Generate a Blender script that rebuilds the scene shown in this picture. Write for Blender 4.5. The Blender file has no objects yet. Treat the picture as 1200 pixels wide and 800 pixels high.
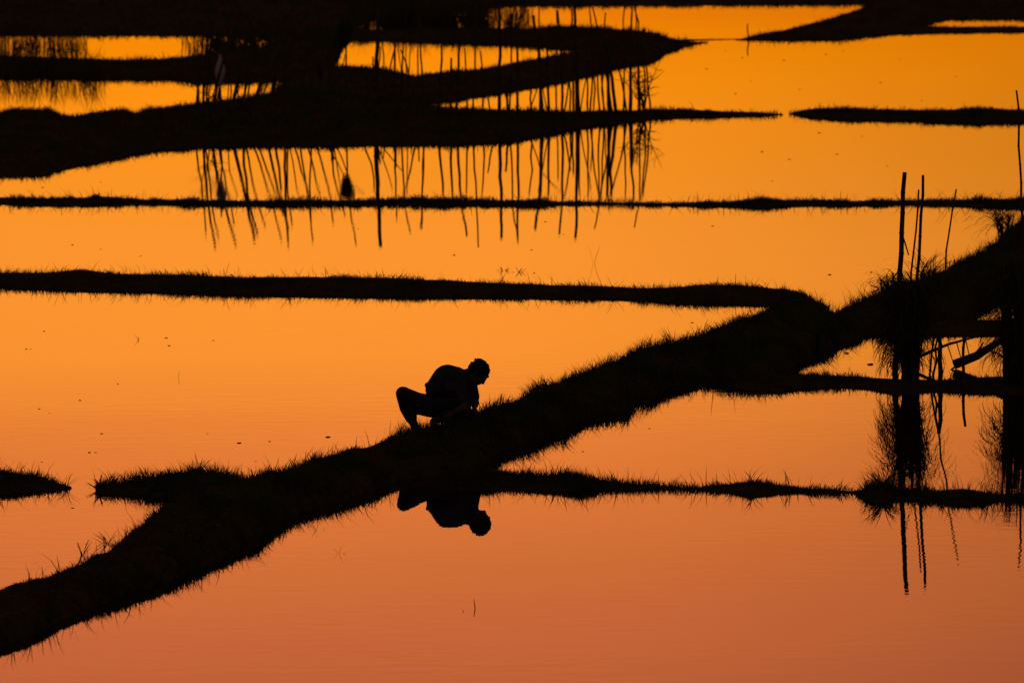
import bpy, math, random
import numpy as np
from mathutils import Vector

random.seed(7)
RNG = np.random.default_rng(11)
S = bpy.context.scene
COL = S.collection

# ------------------------------------------------------------------ camera
from mathutils import Matrix
FPX = 10000.0                     # focal length in photo pixels (1200 wide) -> 300 mm
CAM_H = 8.26
PITCH = math.atan(744.0 / FPX)
ROLL = math.radians(0.5)
CP, SP = math.cos(PITCH), math.sin(PITCH)
CR, SR = math.cos(ROLL), math.sin(ROLL)
cam_d = bpy.data.cameras.new("camera")
cam = bpy.data.objects.new("camera", cam_d)
COL.objects.link(cam)
cam.location = (0, 0, CAM_H)
cam.rotation_euler = (Matrix.Rotation(math.pi / 2 - PITCH, 3, 'X') @ Matrix.Rotation(-ROLL, 3, 'Z')).to_euler()
cam_d.sensor_width = 36.0
cam_d.lens = 36.0 * FPX / 1200.0
cam_d.clip_start = 0.5
cam_d.clip_end = 9000
cam_d.dof.use_dof = True
cam_d.dof.focus_distance = 97.0
cam_d.dof.aperture_fstop = 5.6
S.camera = cam
S.view_settings.view_transform = 'Standard'
S.view_settings.look = 'None'
S.view_settings.exposure = 0.0
S.view_settings.gamma = 1.0


def lin(c):
    return tuple((v / 255 / 12.92) if v / 255 <= 0.04045 else ((v / 255 + 0.055) / 1.055) ** 2.4 for v in c)


def fresnel(theta, n=1.333):
    """reflectance of calm water seen theta above grazing"""
    ci = math.sin(theta)
    st = math.cos(theta) / n
    ct = math.sqrt(1 - st * st)
    rs = (ci - n * ct) / (ci + n * ct)
    rp = (n * ci - ct) / (n * ci + ct)
    return 0.5 * (rs * rs + rp * rp)


# ------------------------------------------------------------------ sky: afterglow of a sun that has just gone down
SUN_AZ = math.radians(-2.0)       # from +Y towards -X
SUN_EL = math.radians(0.3)
W = bpy.data.worlds.new("World")
S.world = W
W.use_nodes = True
nt = W.node_tree
nt.nodes.clear()


def N(tree, t, **kw):
    n = tree.nodes.new(t)
    for k, v in kw.items():
        setattr(n, k, v)
    return n


def math_node(tree, op, a, b=None):
    n = N(tree, 'ShaderNodeMath', operation=op)
    for i, v in enumerate((a, b)):
        if v is None:
            continue
        if isinstance(v, (int, float)):
            n.inputs[i].default_value = v
        else:
            tree.links.new(v, n.inputs[i])
    return n.outputs[0]


out = N(nt, 'ShaderNodeOutputWorld')
tc = N(nt, 'ShaderNodeTexCoord')
sep = N(nt, 'ShaderNodeSeparateXYZ')
nt.links.new(tc.outputs['Generated'], sep.inputs[0])
flat = N(nt, 'ShaderNodeCombineXYZ')
nt.links.new(sep.outputs[0], flat.inputs[0])
nt.links.new(sep.outputs[1], flat.inputs[1])
nrm = N(nt, 'ShaderNodeVectorMath', operation='NORMALIZE')
nt.links.new(flat.outputs[0], nrm.inputs[0])
dot = N(nt, 'ShaderNodeVectorMath', operation='DOT_PRODUCT')
nt.links.new(nrm.outputs[0], dot.inputs[0])
dot.inputs[1].default_value = (math.sin(SUN_AZ), math.cos(SUN_AZ), 0)
g = math_node(nt, 'SUBTRACT', 1.0, dot.outputs['Value'])
g = math_node(nt, 'MAXIMUM', g, 0.0)
g1 = math_node(nt, 'POWER', g, 1.5)
g1 = math_node(nt, 'MULTIPLY', g1, -2700.0 * .99)          # the bright heart of the afterglow
g1 = math_node(nt, 'EXPONENT', g1)
g1 = math_node(nt, 'MULTIPLY', g1, .48)
g2 = math_node(nt, 'MULTIPLY', g, -3.2)                    # and its wide skirt
g2 = math_node(nt, 'EXPONENT', g2)
g2 = math_node(nt, 'MULTIPLY', g2, .52)
east = math_node(nt, 'MULTIPLY', g, .5)
g = math_node(nt, 'ADD', g1, g2)
# streaky high cloud: slow variation of the glow
mp = N(nt, 'ShaderNodeMapping')
nt.links.new(tc.outputs['Generated'], mp.inputs[0])
mp.inputs['Scale'].default_value = (9.0, 9.0, 45.0)
cl = N(nt, 'ShaderNodeTexNoise')
cl.inputs['Scale'].default_value = 1.6
cl.inputs['Detail'].default_value = 3.0
nt.links.new(mp.outputs[0], cl.inputs['Vector'])
cv = math_node(nt, 'MULTIPLY', cl.outputs['Fac'], 0.14)
cv = math_node(nt, 'ADD', cv, 0.93)
g = math_node(nt, 'MULTIPLY', g, cv)
# afterglow colour by elevation: what the calm water mirrors, divided by the water's reflectance
GLOW = [(-60, (214, 104, 5)), (20, (237, 124, 7)), (55, (247, 140, 3)), (100, (249, 143, 14)), (205, (243, 144, 34)), (300, (247, 147, 47)), (400, (246, 145, 46)),
        (433, (241, 141, 48)), (520, (223, 121, 52)), (640, (206, 108, 53)), (763, (190, 96, 55)), (800, (185, 93, 55))]      # photo row, colour of the water there
stops = []
for rw, c in GLOW:
    el = PITCH + math.atan((rw - 400) / FPX)
    stops.append((math.sin(el), tuple(v / fresnel(el) for v in lin(c))))
stops.insert(0, (0.0, tuple(v * .8 for v in stops[0][1])))
l = stops[-1][1]
for el, k in ((9, .72), (13, .42), (20, .17), (32, .06), (50, .02)):
    stops.append((math.sin(math.radians(el)), (l[0] * k, l[1] * k * 1.05, l[2] * k * 1.3)))
stops.append((1.0, (.01, .01, .012)))
KMAX = max(max(c) for _, c in stops)
ramp = N(nt, 'ShaderNodeValToRGB')
el_ = ramp.color_ramp.elements
while len(el_) > 1:
    el_.remove(el_[-1])
el_[0].position = stops[0][0]
el_[0].color = tuple(v / KMAX for v in stops[0][1]) + (1,)
for p, c in stops[1:]:
    e = el_.new(p)
    e.color = tuple(v / KMAX for v in c) + (1,)
nt.links.new(sep.outputs[2], ramp.inputs[0])
scale = N(nt, 'ShaderNodeVectorMath', operation='SCALE')
nt.links.new(ramp.outputs[0], scale.inputs[0])
gk = math_node(nt, 'MULTIPLY', g, KMAX)
nt.links.new(gk, scale.inputs['Scale'])
sky = N(nt, 'ShaderNodeTexSky', sky_type='NISHITA')
sky.sun_disc = False
sky.sun_elevation = SUN_EL
sky.sun_rotation = SUN_AZ
sky.dust_density = 4.0
sk = N(nt, 'ShaderNodeVectorMath', operation='MULTIPLY')
nt.links.new(sky.outputs[0], sk.inputs[0])
sk.inputs[1].default_value = (.012, .008, .005)
add = N(nt, 'ShaderNodeVectorMath', operation='ADD')
nt.links.new(scale.outputs[0], add.inputs[0])
nt.links.new(sk.outputs[0], add.inputs[1])
dk = N(nt, 'ShaderNodeVectorMath', operation='SCALE')       # dim rosy dusk opposite the afterglow
dk.inputs[0].default_value = (.11, .075, .070)
nt.links.new(east, dk.inputs['Scale'])
dusk = N(nt, 'ShaderNodeVectorMath', operation='ADD')
nt.links.new(add.outputs[0], dusk.inputs[0])
nt.links.new(dk.outputs[0], dusk.inputs[1])
bg = N(nt, 'ShaderNodeBackground')
bg.inputs['Strength'].default_value = 1.0
nt.links.new(dusk.outputs[0], bg.inputs[0])
nt.links.new(bg.outputs[0], out.inputs[0])

sun_d = bpy.data.lights.new("sun", 'SUN')
sun_d.energy = 0.01               # almost gone: a trace of direct light
sun_d.angle = math.radians(0.5)
sun_d.color = (1.0, 0.5, 0.2)
sun = bpy.data.objects.new("sun", sun_d)
COL.objects.link(sun)
sd = Vector((math.sin(SUN_AZ) * math.cos(SUN_EL), math.cos(SUN_AZ) * math.cos(SUN_EL), math.sin(SUN_EL)))
sun.rotation_euler = sd.to_track_quat('Z', 'Y').to_euler()
sun.location = (0, 60, 30)


# ------------------------------------------------------------------ pixel <-> place
def ray(px, py):
    a0, b0 = (px - 600.0), -(py - 400.0)
    a, b = a0 * CR + b0 * SR, b0 * CR - a0 * SR
    return np.array([a, FPX * CP + b * SP, -FPX * SP + b * CP])


def ground(px, py, z=0.0):
    d = ray(px, py)
    t = (z - CAM_H) / d[2]
    return np.array([d[0] * t, d[1] * t, z])


def on_plane(px, py, Y):
    d = ray(px, py)
    t = Y / d[1]
    return np.array([d[0] * t, Y, CAM_H + d[2] * t])


MIR = np.array([1, 1, -1.0])


def row(p):
    """photo row on which a point is seen"""
    y, z = p[1], p[2] - CAM_H
    zc = y * CP - z * SP
    return 400 - FPX * (SR * p[0] / zc + CR * (y * SP + z * CP) / zc)


def pxm(py):
    """pixels per metre at the water point seen on row py"""
    g_ = ground(600, py)
    return FPX / (g_[1] * CP + (CAM_H - g_[2]) * SP)


# ------------------------------------------------------------------ materials
def mat(name, c1, c2, scale=6.0, rough=0.9, bump=0.0, spec=0.1):
    m = bpy.data.materials.new(name)
    m.use_nodes = True
    t = m.node_tree
    b = t.nodes['Principled BSDF']
    b.inputs['Roughness'].default_value = rough
    b.inputs['Specular IOR Level'].default_value = spec
    co = N(t, 'ShaderNodeTexCoord')
    no = N(t, 'ShaderNodeTexNoise')
    no.inputs['Scale'].default_value = scale
    no.inputs['Detail'].default_value = 5
    t.links.new(co.outputs['Object'], no.inputs['Vector'])
    r = N(t, 'ShaderNodeValToRGB')
    r.color_ramp.elements[0].position = .35
    r.color_ramp.elements[1].position = .68
    r.color_ramp.elements[0].color = c1 + (1,)
    r.color_ramp.elements[1].color = c2 + (1,)
    t.links.new(no.outputs['Fac'], r.inputs[0])
    t.links.new(r.outputs[0], b.inputs['Base Color'])
    if bump:
        bp = N(t, 'ShaderNodeBump')
        bp.inputs['Distance'].default_value = bump
        bp.inputs['Strength'].default_value = .8
        n2 = N(t, 'ShaderNodeTexNoise')
        n2.inputs['Scale'].default_value = scale * 5
        n2.inputs['Detail'].default_value = 6
        t.links.new(co.outputs['Object'], n2.inputs['Vector'])
        t.links.new(n2.outputs['Fac'], bp.inputs['Height'])
        t.links.new(bp.outputs[0], b.inputs['Normal'])
    return m


M_SOIL = mat("wet_soil", (.028, .019, .012), (.058, .040, .026), 5.0, .95, .02, .05)
M_FIELD = mat("far_soil", (.026, .022, .010), (.048, .042, .018), .4, .95, .05, .05)
M_GRASS = mat("grass_blade", (.028, .038, .010), (.058, .064, .018), 3.0, .9, 0, .05)
M_REED = mat("dry_reed", (.034, .032, .014), (.065, .052, .024), 4.0, .9, 0, .05)
M_BAMBOO = mat("weathered_bamboo", (.030, .024, .016), (.075, .058, .036), 9.0, .85, .004, .1)
M_WOOD = mat("wet_wood", (.022, .016, .012), (.050, .036, .024), 8.0, .9, .01, .1)
M_SKIN = mat("skin", (.065, .036, .024), (.085, .048, .032), 9.0, .7, .001, .15)
M_HAIR = mat("black_hair", (.008, .007, .006), (.016, .013, .011), 40.0, .8, .004, .1)
M_SHIRT = mat("dark_cotton", (.022, .022, .026), (.034, .033, .038), 14.0, .95, .004, .05)
M_SHORTS = mat("dark_trousers", (.020, .019, .020), (.032, .030, .030), 14.0, .95, .004, .05)
M_BAG = mat("pale_plastic", (.34, .26, .23), (.48, .37, .33), 18.0, .6, .006, .25)
M_SACK = mat("dark_sacking", (.020, .018, .015), (.045, .038, .030), 22.0, .95, .01, .05)
M_EYE = mat("eye_white", (.30, .28, .26), (.34, .32, .30), 5.0, .7, 0, .05)

# water: a dielectric mirror over muddy brown, with slight ripples
M_WATER = bpy.data.materials.new("paddy_water")
M_WATER.use_nodes = True
t = M_WATER.node_tree
b = t.nodes['Principled BSDF']
b.inputs['Base Color'].default_value = (.014, .009, .006, 1)
b.inputs['Roughness'].default_value = 0.0
b.inputs['IOR'].default_value = 1.333
co = N(t, 'ShaderNodeTexCoord')


def ripple(sx, sy, rot, scale_, detail):
    m_ = N(t, 'ShaderNodeMapping')
    m_.inputs['Scale'].default_value = (sx, sy, 1)
    m_.inputs['Rotation'].default_value = (0, 0, rot)
    t.links.new(co.outputs['Object'], m_.inputs[0])
    n_ = N(t, 'ShaderNodeTexNoise')
    n_.inputs['Scale'].default_value = scale_
    n_.inputs['Detail'].default_value = detail
    t.links.new(m_.outputs[0], n_.inputs['Vector'])
    return n_.outputs['Fac']


r1 = ripple(.75, 1.6, .16, 2.1, 2.5)         # little wind ripples, crests across the view
r2 = ripple(.4, .6, -.3, .35, 1.0)           # slow swell
patch = ripple(.3, .16, .2, .5, 2.0)         # cat's paws: where the breeze touches
pm = N(t, 'ShaderNodeMapRange')
pm.inputs['From Min'].default_value = .42
pm.inputs['From Max'].default_value = .66
pm.inputs['To Min'].default_value = .25
pm.inputs['To Max'].default_value = 1.3
t.links.new(patch, pm.inputs[0])
h1 = math_node(t, 'MULTIPLY', r1, pm.outputs[0])
h2 = math_node(t, 'MULTIPLY', r2, 2.0)
hh = math_node(t, 'ADD', h1, h2)
bp = N(t, 'ShaderNodeBump')
bp.inputs['Strength'].default_value = 1.0
bp.inputs['Distance'].default_value = 0.00085
t.links.new(hh, bp.inputs['Height'])
t.links.new(bp.outputs[0], b.inputs['Normal'])


# ------------------------------------------------------------------ object helpers
def tag(o, label=None, cat=None, group=None, kind=None):
    if label:
        o['label'] = label
    if cat:
        o['category'] = cat
    if group:
        o['group'] = group
    if kind:
        o['kind'] = kind
    return o


def mesh_np(name, verts, faces_list, m, parent=None, smooth=False):
    """faces_list: list of (F,k) integer arrays"""
    me = bpy.data.meshes.new(name)
    verts = np.asarray(verts, dtype=np.float32)
    me.vertices.add(len(verts))
    me.vertices.foreach_set('co', verts.ravel())
    loops = np.concatenate([f.ravel() for f in faces_list]).astype(np.int32)
    cnt = np.concatenate([np.full(len(f), f.shape[1], dtype=np.int32) for f in faces_list])
    start = np.concatenate([[0], np.cumsum(cnt)[:-1]]).astype(np.int32)
    me.loops.add(len(loops))
    me.loops.foreach_set('vertex_index', loops)
    me.polygons.add(len(cnt))
    me.polygons.foreach_set('loop_start', start)
    me.polygons.foreach_set('loop_total', cnt)
    if smooth:
        me.polygons.foreach_set('use_smooth', np.ones(len(cnt), dtype=bool))
    me.update(calc_edges=True)
    me.validate()
    me.materials.append(m)
    o = bpy.data.objects.new(name, me)
    COL.objects.link(o)
    if parent:
        o.parent = parent
    return o


def empty(name, loc):
    o = bpy.data.objects.new(name, None)
    o.empty_display_size = .1
    COL.objects.link(o)
    o.location = tuple(float(v) for v in loc)
    return o


class MB:
    """collects tubes, blobs and blades into one mesh"""

    def __init__(self):
        self.v, self.q, self.t = [], [], []

    def tube(self, pts, rad, seg=7):
        pts = [np.asarray(p, float) for p in pts]
        n0 = len(self.v)
        up = np.array([0.31, 0.87, 0.38])
        for i, p in enumerate(pts):
            d = pts[min(i + 1, len(pts) - 1)] - pts[max(i - 1, 0)]
            d /= np.linalg.norm(d) + 1e-9
            a = np.cross(d, up)
            a /= np.linalg.norm(a) + 1e-9
            b_ = np.cross(d, a)
            for k in range(seg):
                th = 2 * math.pi * k / seg
                self.v.append(p + rad[i] * (math.cos(th) * a + math.sin(th) * b_))
        for i in range(len(pts) - 1):
            for k in range(seg):
                k2 = (k + 1) % seg
                self.q.append((n0 + i * seg + k, n0 + i * seg + k2, n0 + (i + 1) * seg + k2, n0 + (i + 1) * seg + k))
        for end, i in ((0, 0), (1, len(pts) - 1)):
            c = len(self.v)
            self.v.append(pts[i])
            for k in range(seg):
                k2 = (k + 1) % seg
                a, b_ = n0 + i * seg + k, n0 + i * seg + k2
                self.t.append((c, a, b_) if end else (c, b_, a))
        return self

    def blob(self, c, r, axis=None, nu=14, nv=9, noise=0.0, rng=RNG):
        """ellipsoid; r = (rx,ry,rz); axis = optional 3x3 of row vectors"""
        A = np.eye(3) if axis is None else np.asarray(axis)
        n0 = len(self.v)
        for j in range(1, nv):
            ph = math.pi * j / nv
            for i in range(nu):
                th = 2 * math.pi * i / nu
                p = np.array([math.sin(ph) * math.cos(th) * r[0], math.sin(ph) * math.sin(th) * r[1], math.cos(ph) * r[2]])
                if noise:
                    p *= 1 + noise * rng.uniform(-1, 1)
                self.v.append(np.asarray(c) + p @ A)
        for j in range(nv - 2):
            for i in range(nu):
                i2 = (i + 1) % nu
                self.q.append((n0 + j * nu + i, n0 + (j + 1) * nu + i, n0 + (j + 1) * nu + i2, n0 + j * nu + i2))
        top, bot = len(self.v), len(self.v) + 1
        self.v.append(np.asarray(c) + np.array([0, 0, r[2]]) @ A)
        self.v.append(np.asarray(c) - np.array([0, 0, r[2]]) @ A)
        for i in range(nu):
            i2 = (i + 1) % nu
            self.t.append((top, n0 + i, n0 + i2))
            self.t.append((bot, n0 + (nv - 2) * nu + i2, n0 + (nv - 2) * nu + i))
        return self

    def cap(self, p0, p1, r0, r1):
        """tapered capsule"""
        p0, p1 = np.asarray(p0, float), np.asarray(p1, float)
        self.tube([p0, p0 + (p1 - p0) * .5, p1], [r0, (r0 + r1) / 2, r1], 12)
        self.blob(p0, (r0,) * 3, nu=12, nv=8)
        self.blob(p1, (r1,) * 3, nu=12, nv=8)
        return self

    def chain(self, pts, rad):
        for i in range(len(pts) - 1):
            self.cap(pts[i], pts[i + 1], rad[i], rad[i + 1])
        return self

    def leaf(self, p, az, L, rise, droop, w, seg=6, twist=0.0):
        """arching strap leaf: starts at p going up at slope `rise`, bends down by `droop`"""
        n0 = len(self.v)
        d = np.array([math.cos(az), math.sin(az), 0])
        s = np.array([-math.sin(az + twist), math.cos(az + twist), 0])
        cur = np.asarray(p, float).copy()
        ang = rise
        for i in range(seg + 1):
            f = i / seg
            ww = w * (0.6 + 1.2 * f) * (1 - f) ** .6 if f < 1 else 0
            ww = max(ww, .0012)
            self.v.append(cur - s * ww * .5)
            self.v.append(cur + s * ww * .5)
            step = L / seg
            cur = cur + (d * math.cos(ang) + np.array([0, 0, math.sin(ang)])) * step
            ang -= droop / seg
        for i in range(seg):
            a = n0 + 2 * i
            self.q.append((a, a + 1, a + 3, a + 2))
        return self

    def build(self, name, m, parent=None, smooth=True):
        fl = []
        if self.q:
            fl.append(np.array(self.q))
        if self.t:
            fl.append(np.array(self.t))
        return mesh_np(name, np.array(self.v), fl, m, parent, smooth)


def bake(o, mods):
    """apply modifiers without operators"""
    for typ, kw in mods:
        md = o.modifiers.new(typ.lower(), typ)
        for k, v in kw.items():
            setattr(md, k, v)
    dg = bpy.context.evaluated_depsgraph_get()
    me = bpy.data.meshes.new_from_object(o.evaluated_get(dg))
    old = o.data
    mats_ = [m for m in old.materials]
    o.modifiers.clear()
    o.data = me
    me.materials.clear()
    for m in mats_:
        me.materials.append(m)
    me.polygons.foreach_set('use_smooth', np.ones(len(me.polygons), dtype=bool))
    return o


def vnoise(x, y, seed=0):
    """cheap smooth value noise, numpy"""
    x, y = np.asarray(x, float), np.asarray(y, float)
    xi, yi = np.floor(x).astype(np.int64), np.floor(y).astype(np.int64)
    fx, fy = x - xi, y - yi
    fx, fy = fx * fx * (3 - 2 * fx), fy * fy * (3 - 2 * fy)

    def h(i, j):
        n = (i * 374761393 + j * 668265263 + seed * 1442695041) & 0x7fffffff
        n = ((n ^ (n >> 13)) * 1274126177) & 0x7fffffff
        return ((n ^ (n >> 16)) & 0xffff) / 65535.0
    a = h(xi, yi) * (1 - fx) + h(xi + 1, yi) * fx
    b_ = h(xi, yi + 1) * (1 - fx) + h(xi + 1, yi + 1) * fx
    return a * (1 - fy) + b_ * fy


# ------------------------------------------------------------------ ground and water
gx = np.concatenate([[-3000, -1200, -500, -200, -120], np.linspace(-95, 95, 20), [120, 200, 500, 1200, 3000]])
gy = np.concatenate([[-300, -80], np.linspace(-25, 255, 36), [262, 266, 272, 285, 300, 340, 400, 520, 900, 1600, 3000]])
GX, GY = np.meshgrid(gx, gy)
rise = np.clip((GY - 262) / 10, 0, 1) + np.clip((np.abs(GX) - 95) / 25, 0, 1)
GZ = -0.45 + .62 * np.clip(rise, 0, 1) + .5 * (vnoise(GX / 40, GY / 40, 3) - .5) * np.clip((GY - 280) / 100, 0, 1)
nx_, ny_ = len(gx), len(gy)
idx = np.arange(nx_ * ny_).reshape(ny_, nx_)
quads = np.stack([idx[:-1, :-1], idx[:-1, 1:], idx[1:, 1:], idx[1:, :-1]], -1).reshape(-1, 4)
o = mesh_np("ground", np.stack([GX, GY, GZ], -1).reshape(-1, 3), [quads], M_FIELD, smooth=True)
tag(o, "dark farmland under and beyond the flooded paddies", kind='structure')

wx, wy = np.linspace(-110, 110, 12), np.linspace(-28, 268, 8)
GX, GY = np.meshgrid(wx, wy)
idx = np.arange(96).reshape(8, 12)
quads = np.stack([idx[:-1, :-1], idx[:-1, 1:], idx[1:, 1:], idx[1:, :-1]], -1).reshape(-1, 4)
o = mesh_np("water", np.stack([GX, GY, GX * 0], -1).reshape(-1, 3), [quads], M_WATER)
tag(o, "still flooded paddy water mirroring an orange dusk sky", kind='structure')


# ------------------------------------------------------------------ earth bunds and banks with their grass
def grass_mesh(name, P, H, Wd, lean, label, m=None):
    m = m or M_GRASS
    """P (n,3) roots; H heights; Wd widths: bent three-face blades"""
    n = len(P)
    az = RNG.uniform(0, 2 * math.pi, n)
    la = RNG.normal(0, 1.0, n) + 9.0 * vnoise(P[:, 0] * 1.8, P[:, 1] * .8, 55)      # tufts lean together
    s = np.stack([np.cos(az), np.sin(az), np.zeros(n)], -1) * (Wd / 2)[:, None]
    ld = np.stack([np.cos(la), np.sin(la), np.zeros(n)], -1)
    k = (lean * RNG.uniform(.1, 1.0, n) * H)[:, None]
    up = np.array([0, 0, 1.0])[None]
    mid = P + up * (H * .55)[:, None] + ld * k * .35
    tip = P + up * H[:, None] + ld * k
    V = np.empty((n, 5, 3), np.float32)
    V[:, 0] = P - s
    V[:, 1] = P + s
    V[:, 2] = mid + s * .75
    V[:, 3] = mid - s * .75
    V[:, 4] = tip
    base = (np.arange(n) * 5)[:, None]
    q = base + np.array([[0, 1, 2, 3]])
    tr = base + np.array([[3, 2, 4]])
    o = mesh_np(name, V.reshape(-1, 3), [q, tr], m)
    tag(o, label, kind='stuff')
    return o


BUNDS = {}


def bund(key, name, label, top, bot, h, grass_h, dens, glabel, step=7, x0=None, x1=None, tall=.012, tall_h=2.6, bw=.009,
         lump=.12, nv=17, crest=.78, gname="grass", hx=None):
    """a ridge of earth standing in the water. top / bot: dark outline traced down the photograph's columns, turned
    into the footprint on the water plane; h = height in metres; grass on top"""
    tx, ty = zip(*top)
    bx, by = zip(*bot)
    xa = max(tx[0], bx[0]) if x0 is None else x0
    xb = min(tx[-1], bx[-1]) if x1 is None else x1
    xs = np.arange(xa, xb + step * .5, step)
    T = np.interp(xs, tx, ty)
    B = np.interp(xs, bx, by)
    V = np.zeros((len(xs), nv, 3))
    vv = np.linspace(0, 1, nv)
    q_ = (1 - np.abs(2 * vv - 1) ** 5) * (.80 + .20 * np.exp(-((vv - crest) / .25) ** 2))
    q_ /= q_.max()
    for i, x in enumerate(xs):
        s = pxm((T[i] + B[i]) / 2)
        gpx = min(.40 * grass_h * s, .16 * (B[i] - T[i]))
        t1, b1 = T[i] + gpx, B[i] - gpx
        hm = min(h, .40 * (b1 - t1) / s)
        for attempt in range(6):
            yb, yf = t1 + hm * s, b1 - hm * s
            if yf - yb < .4:
                yb, yf = (yb + yf) / 2 - .2, (yb + yf) / 2 + .2
            for it in range(6):
                a, c = ground(x, yf), ground(x, yb)
                p = a + (c - a) * vv[:, None]
                p[:, 2] = -.10 + (hm + .10) * q_
                ok_ = p[:, 2] > -.005
                top_ = min(row(k) for k in p[ok_])
                bot_ = max(row(k * MIR) for k in p[ok_])
                yb += t1 - top_
                yf += b1 - bot_
                if yf - yb < .4:
                    yb, yf = (yb + yf) / 2 - .2, (yb + yf) / 2 + .2
            if bot_ - top_ <= (b1 - t1) + .6:
                break
            hm *= .85
        V[i] = p
    # lumps
    nz = vnoise(V[..., 0] * 3.1, V[..., 1] * 3.1, 5) - .5 + .5 * (vnoise(V[..., 0] * 9, V[..., 1] * 9, 8) - .5)
    edge = np.clip(1 - np.abs(2 * vv - 1) ** 4, 0, 1)[None]
    V[..., 2] += nz * lump * edge * np.maximum(.25, np.clip(V[..., 2] / max(h, .05), 0, 1)) * h * 1.6
    ns = len(xs)
    idx = np.arange(ns * nv).reshape(ns, nv)
    q = np.stack([idx[:-1, :-1], idx[1:, :-1], idx[1:, 1:], idx[:-1, 1:]], -1).reshape(-1, 4)
    o = mesh_np(name, V.reshape(-1, 3), [q], M_SOIL, smooth=True)
    tag(o, label, kind='structure')
    BUNDS[key] = V
    # grass on the quads, by area
    a, b_, c = V[:-1, :-1], V[1:, :-1], V[:-1, 1:]
    d_ = V[1:, 1:]
    area = np.linalg.norm(np.cross(b_ - a, c - a), axis=-1)
    dn = .42 * dens * (.35 + 1.3 * vnoise(a[..., 0] * 1.7, a[..., 1] * 1.7, 21))
    cnt = RNG.poisson(np.clip(area * dn, 0, 9000))
    ii, jj = np.nonzero(cnt)
    ii = np.repeat(ii, cnt[cnt > 0])
    jj = np.repeat(jj, cnt[np.nonzero(cnt)])
    u, v = RNG.random(len(ii))[:, None], RNG.random(len(ii))[:, None]
    P = (a[ii, jj] * (1 - u) * (1 - v) + b_[ii, jj] * u * (1 - v) + c[ii, jj] * (1 - u) * v + d_[ii, jj] * u * v)
    P = P[P[:, 2] > -.015]
    n = len(P)
    clump = .22 + 1.0 * vnoise(P[:, 0] * 2.6, P[:, 1] * 1.2, 33) ** 1.5 + 1.0 * vnoise(P[:, 0] * 7, P[:, 1] * 3, 35) ** 2
    H = grass_h * clump * (.35 + 1.1 * RNG.random(n) ** 1.6)
    if hx is not None:
        px_ = 600 + FPX * P[:, 0] / (P[:, 1] * CP + (CAM_H - P[:, 2]) * SP)
        H *= np.interp(px_, *zip(*hx))
    tl = RNG.random(n) < tall * (.3 + 1.4 * vnoise(P[:, 0] * .8, P[:, 1] * .8, 41))
    H[tl] = grass_h * RNG.uniform(1.4, tall_h, tl.sum())
    Wd = bw * RNG.uniform(.6, 1.3, n)
    P[:, 2] -= .01
    grass_mesh(gname, P, H, Wd, 1.15, glabel)
    return o


def ext(pts, l=-260, r=1500):
    return [(l, pts[0][1])] + list(pts) + [(r, pts[-1][1])]


# main diagonal bund
B1T = [(-140, 720), (0, 686), (60, 668), (100, 653), (130, 638), (160, 614), (190, 592), (205, 576), (240, 562), (300, 556), (340, 543),
       (400, 525), (450, 513), (480, 503), (520, 493), (560, 481), (600, 466), (650, 446), (700, 428), (760, 405), (830, 387),
       (900, 362), (920, 348), (940, 342), (958, 350), (975, 363), (1010, 380)]
B1B = [(-140, 830), (0, 775), (30, 765), (60, 748), (120, 722), (180, 705), (220, 685), (280, 660), (310, 640), (340, 620), (380, 607),
       (440, 590), (470, 577), (520, 572), (560, 567), (580, 548), (640, 525), (680, 508), (700, 499), (735, 496), (745, 481), (770, 473),
       (830, 456), (860, 458), (890, 462), (915, 455), (935, 437), (960, 424), (985, 412), (1010, 404)]
bund('main', "earth_bund", "broad grassy bund running diagonally under the crouching person", B1T, B1B, .30, .10, 2600,
     "short ragged grass on the diagonal bund", step=5, tall=.012, tall_h=2.4, nv=25, lump=.18,
     hx=[(0, .35), (90, .45), (180, .75), (300, .75), (500, .8), (620, 1.15), (800, 1.1), (930, .75)])
HT = ext([(0, 318), (60, 317), (95, 314), (130, 318), (200, 320), (300, 323), (400, 322), (450, 323), (500, 326), (600, 330), (700, 333),
          (760, 336), (830, 331), (870, 333), (920, 337), (938, 341), (955, 350)], r=975)
HT[-1] = (975, 364)
HB = ext([(0, 341), (100, 345), (200, 347), (300, 350), (400, 352), (500, 353), (600, 353), (650, 354), (700, 354), (750, 356), (800, 360),
          (850, 361), (900, 362), (940, 363)], r=975)
HB[-1] = (975, 367)
bund('long', "earth_bund", "straight low grassy bund crossing the water behind the person", HT, HB, .16, .06, 2200,
     "thin grass along the straight bund behind the person", tall=.02, tall_h=3.6, bw=.008)
GT = ext([(0, 230), (100, 231), (110, 228), (120, 229), (180, 233), (300, 234), (400, 234), (480, 232), (560, 233), (700, 236), (740, 237),
          (800, 237), (850, 235), (900, 232), (1000, 234), (1100, 233), (1200, 232)])
GB = ext([(0, 242), (110, 244), (180, 241), (300, 244), (400, 242), (500, 243), (600, 244), (640, 243), (700, 241), (800, 243), (900, 246),
          (950, 244), (1000, 244), (1060, 242), (1100, 244), (1200, 247)])
bund('thin', "earth_bund", "thin dark bund crossing the whole view in front of the bamboo stakes", GT, GB, .085, .06, 4200,
     "sparse tufts of grass along the thin bund", tall=.012, tall_h=3.8, bw=.010, lump=.3)
KT = [(520, 552), (580, 550), (600, 552), (640, 554), (665, 552), (690, 557), (720, 563), (750, 566), (775, 567), (800, 569), (820, 569),
      (850, 565), (880, 560), (900, 564), (930, 568), (950, 571), (1000, 574), (1020, 567), (1040, 567), (1055, 573), (1090, 573),
      (1110, 572), (1130, 570), (1150, 573), (1165, 576), (1200, 578), (1500, 586)]
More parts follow.
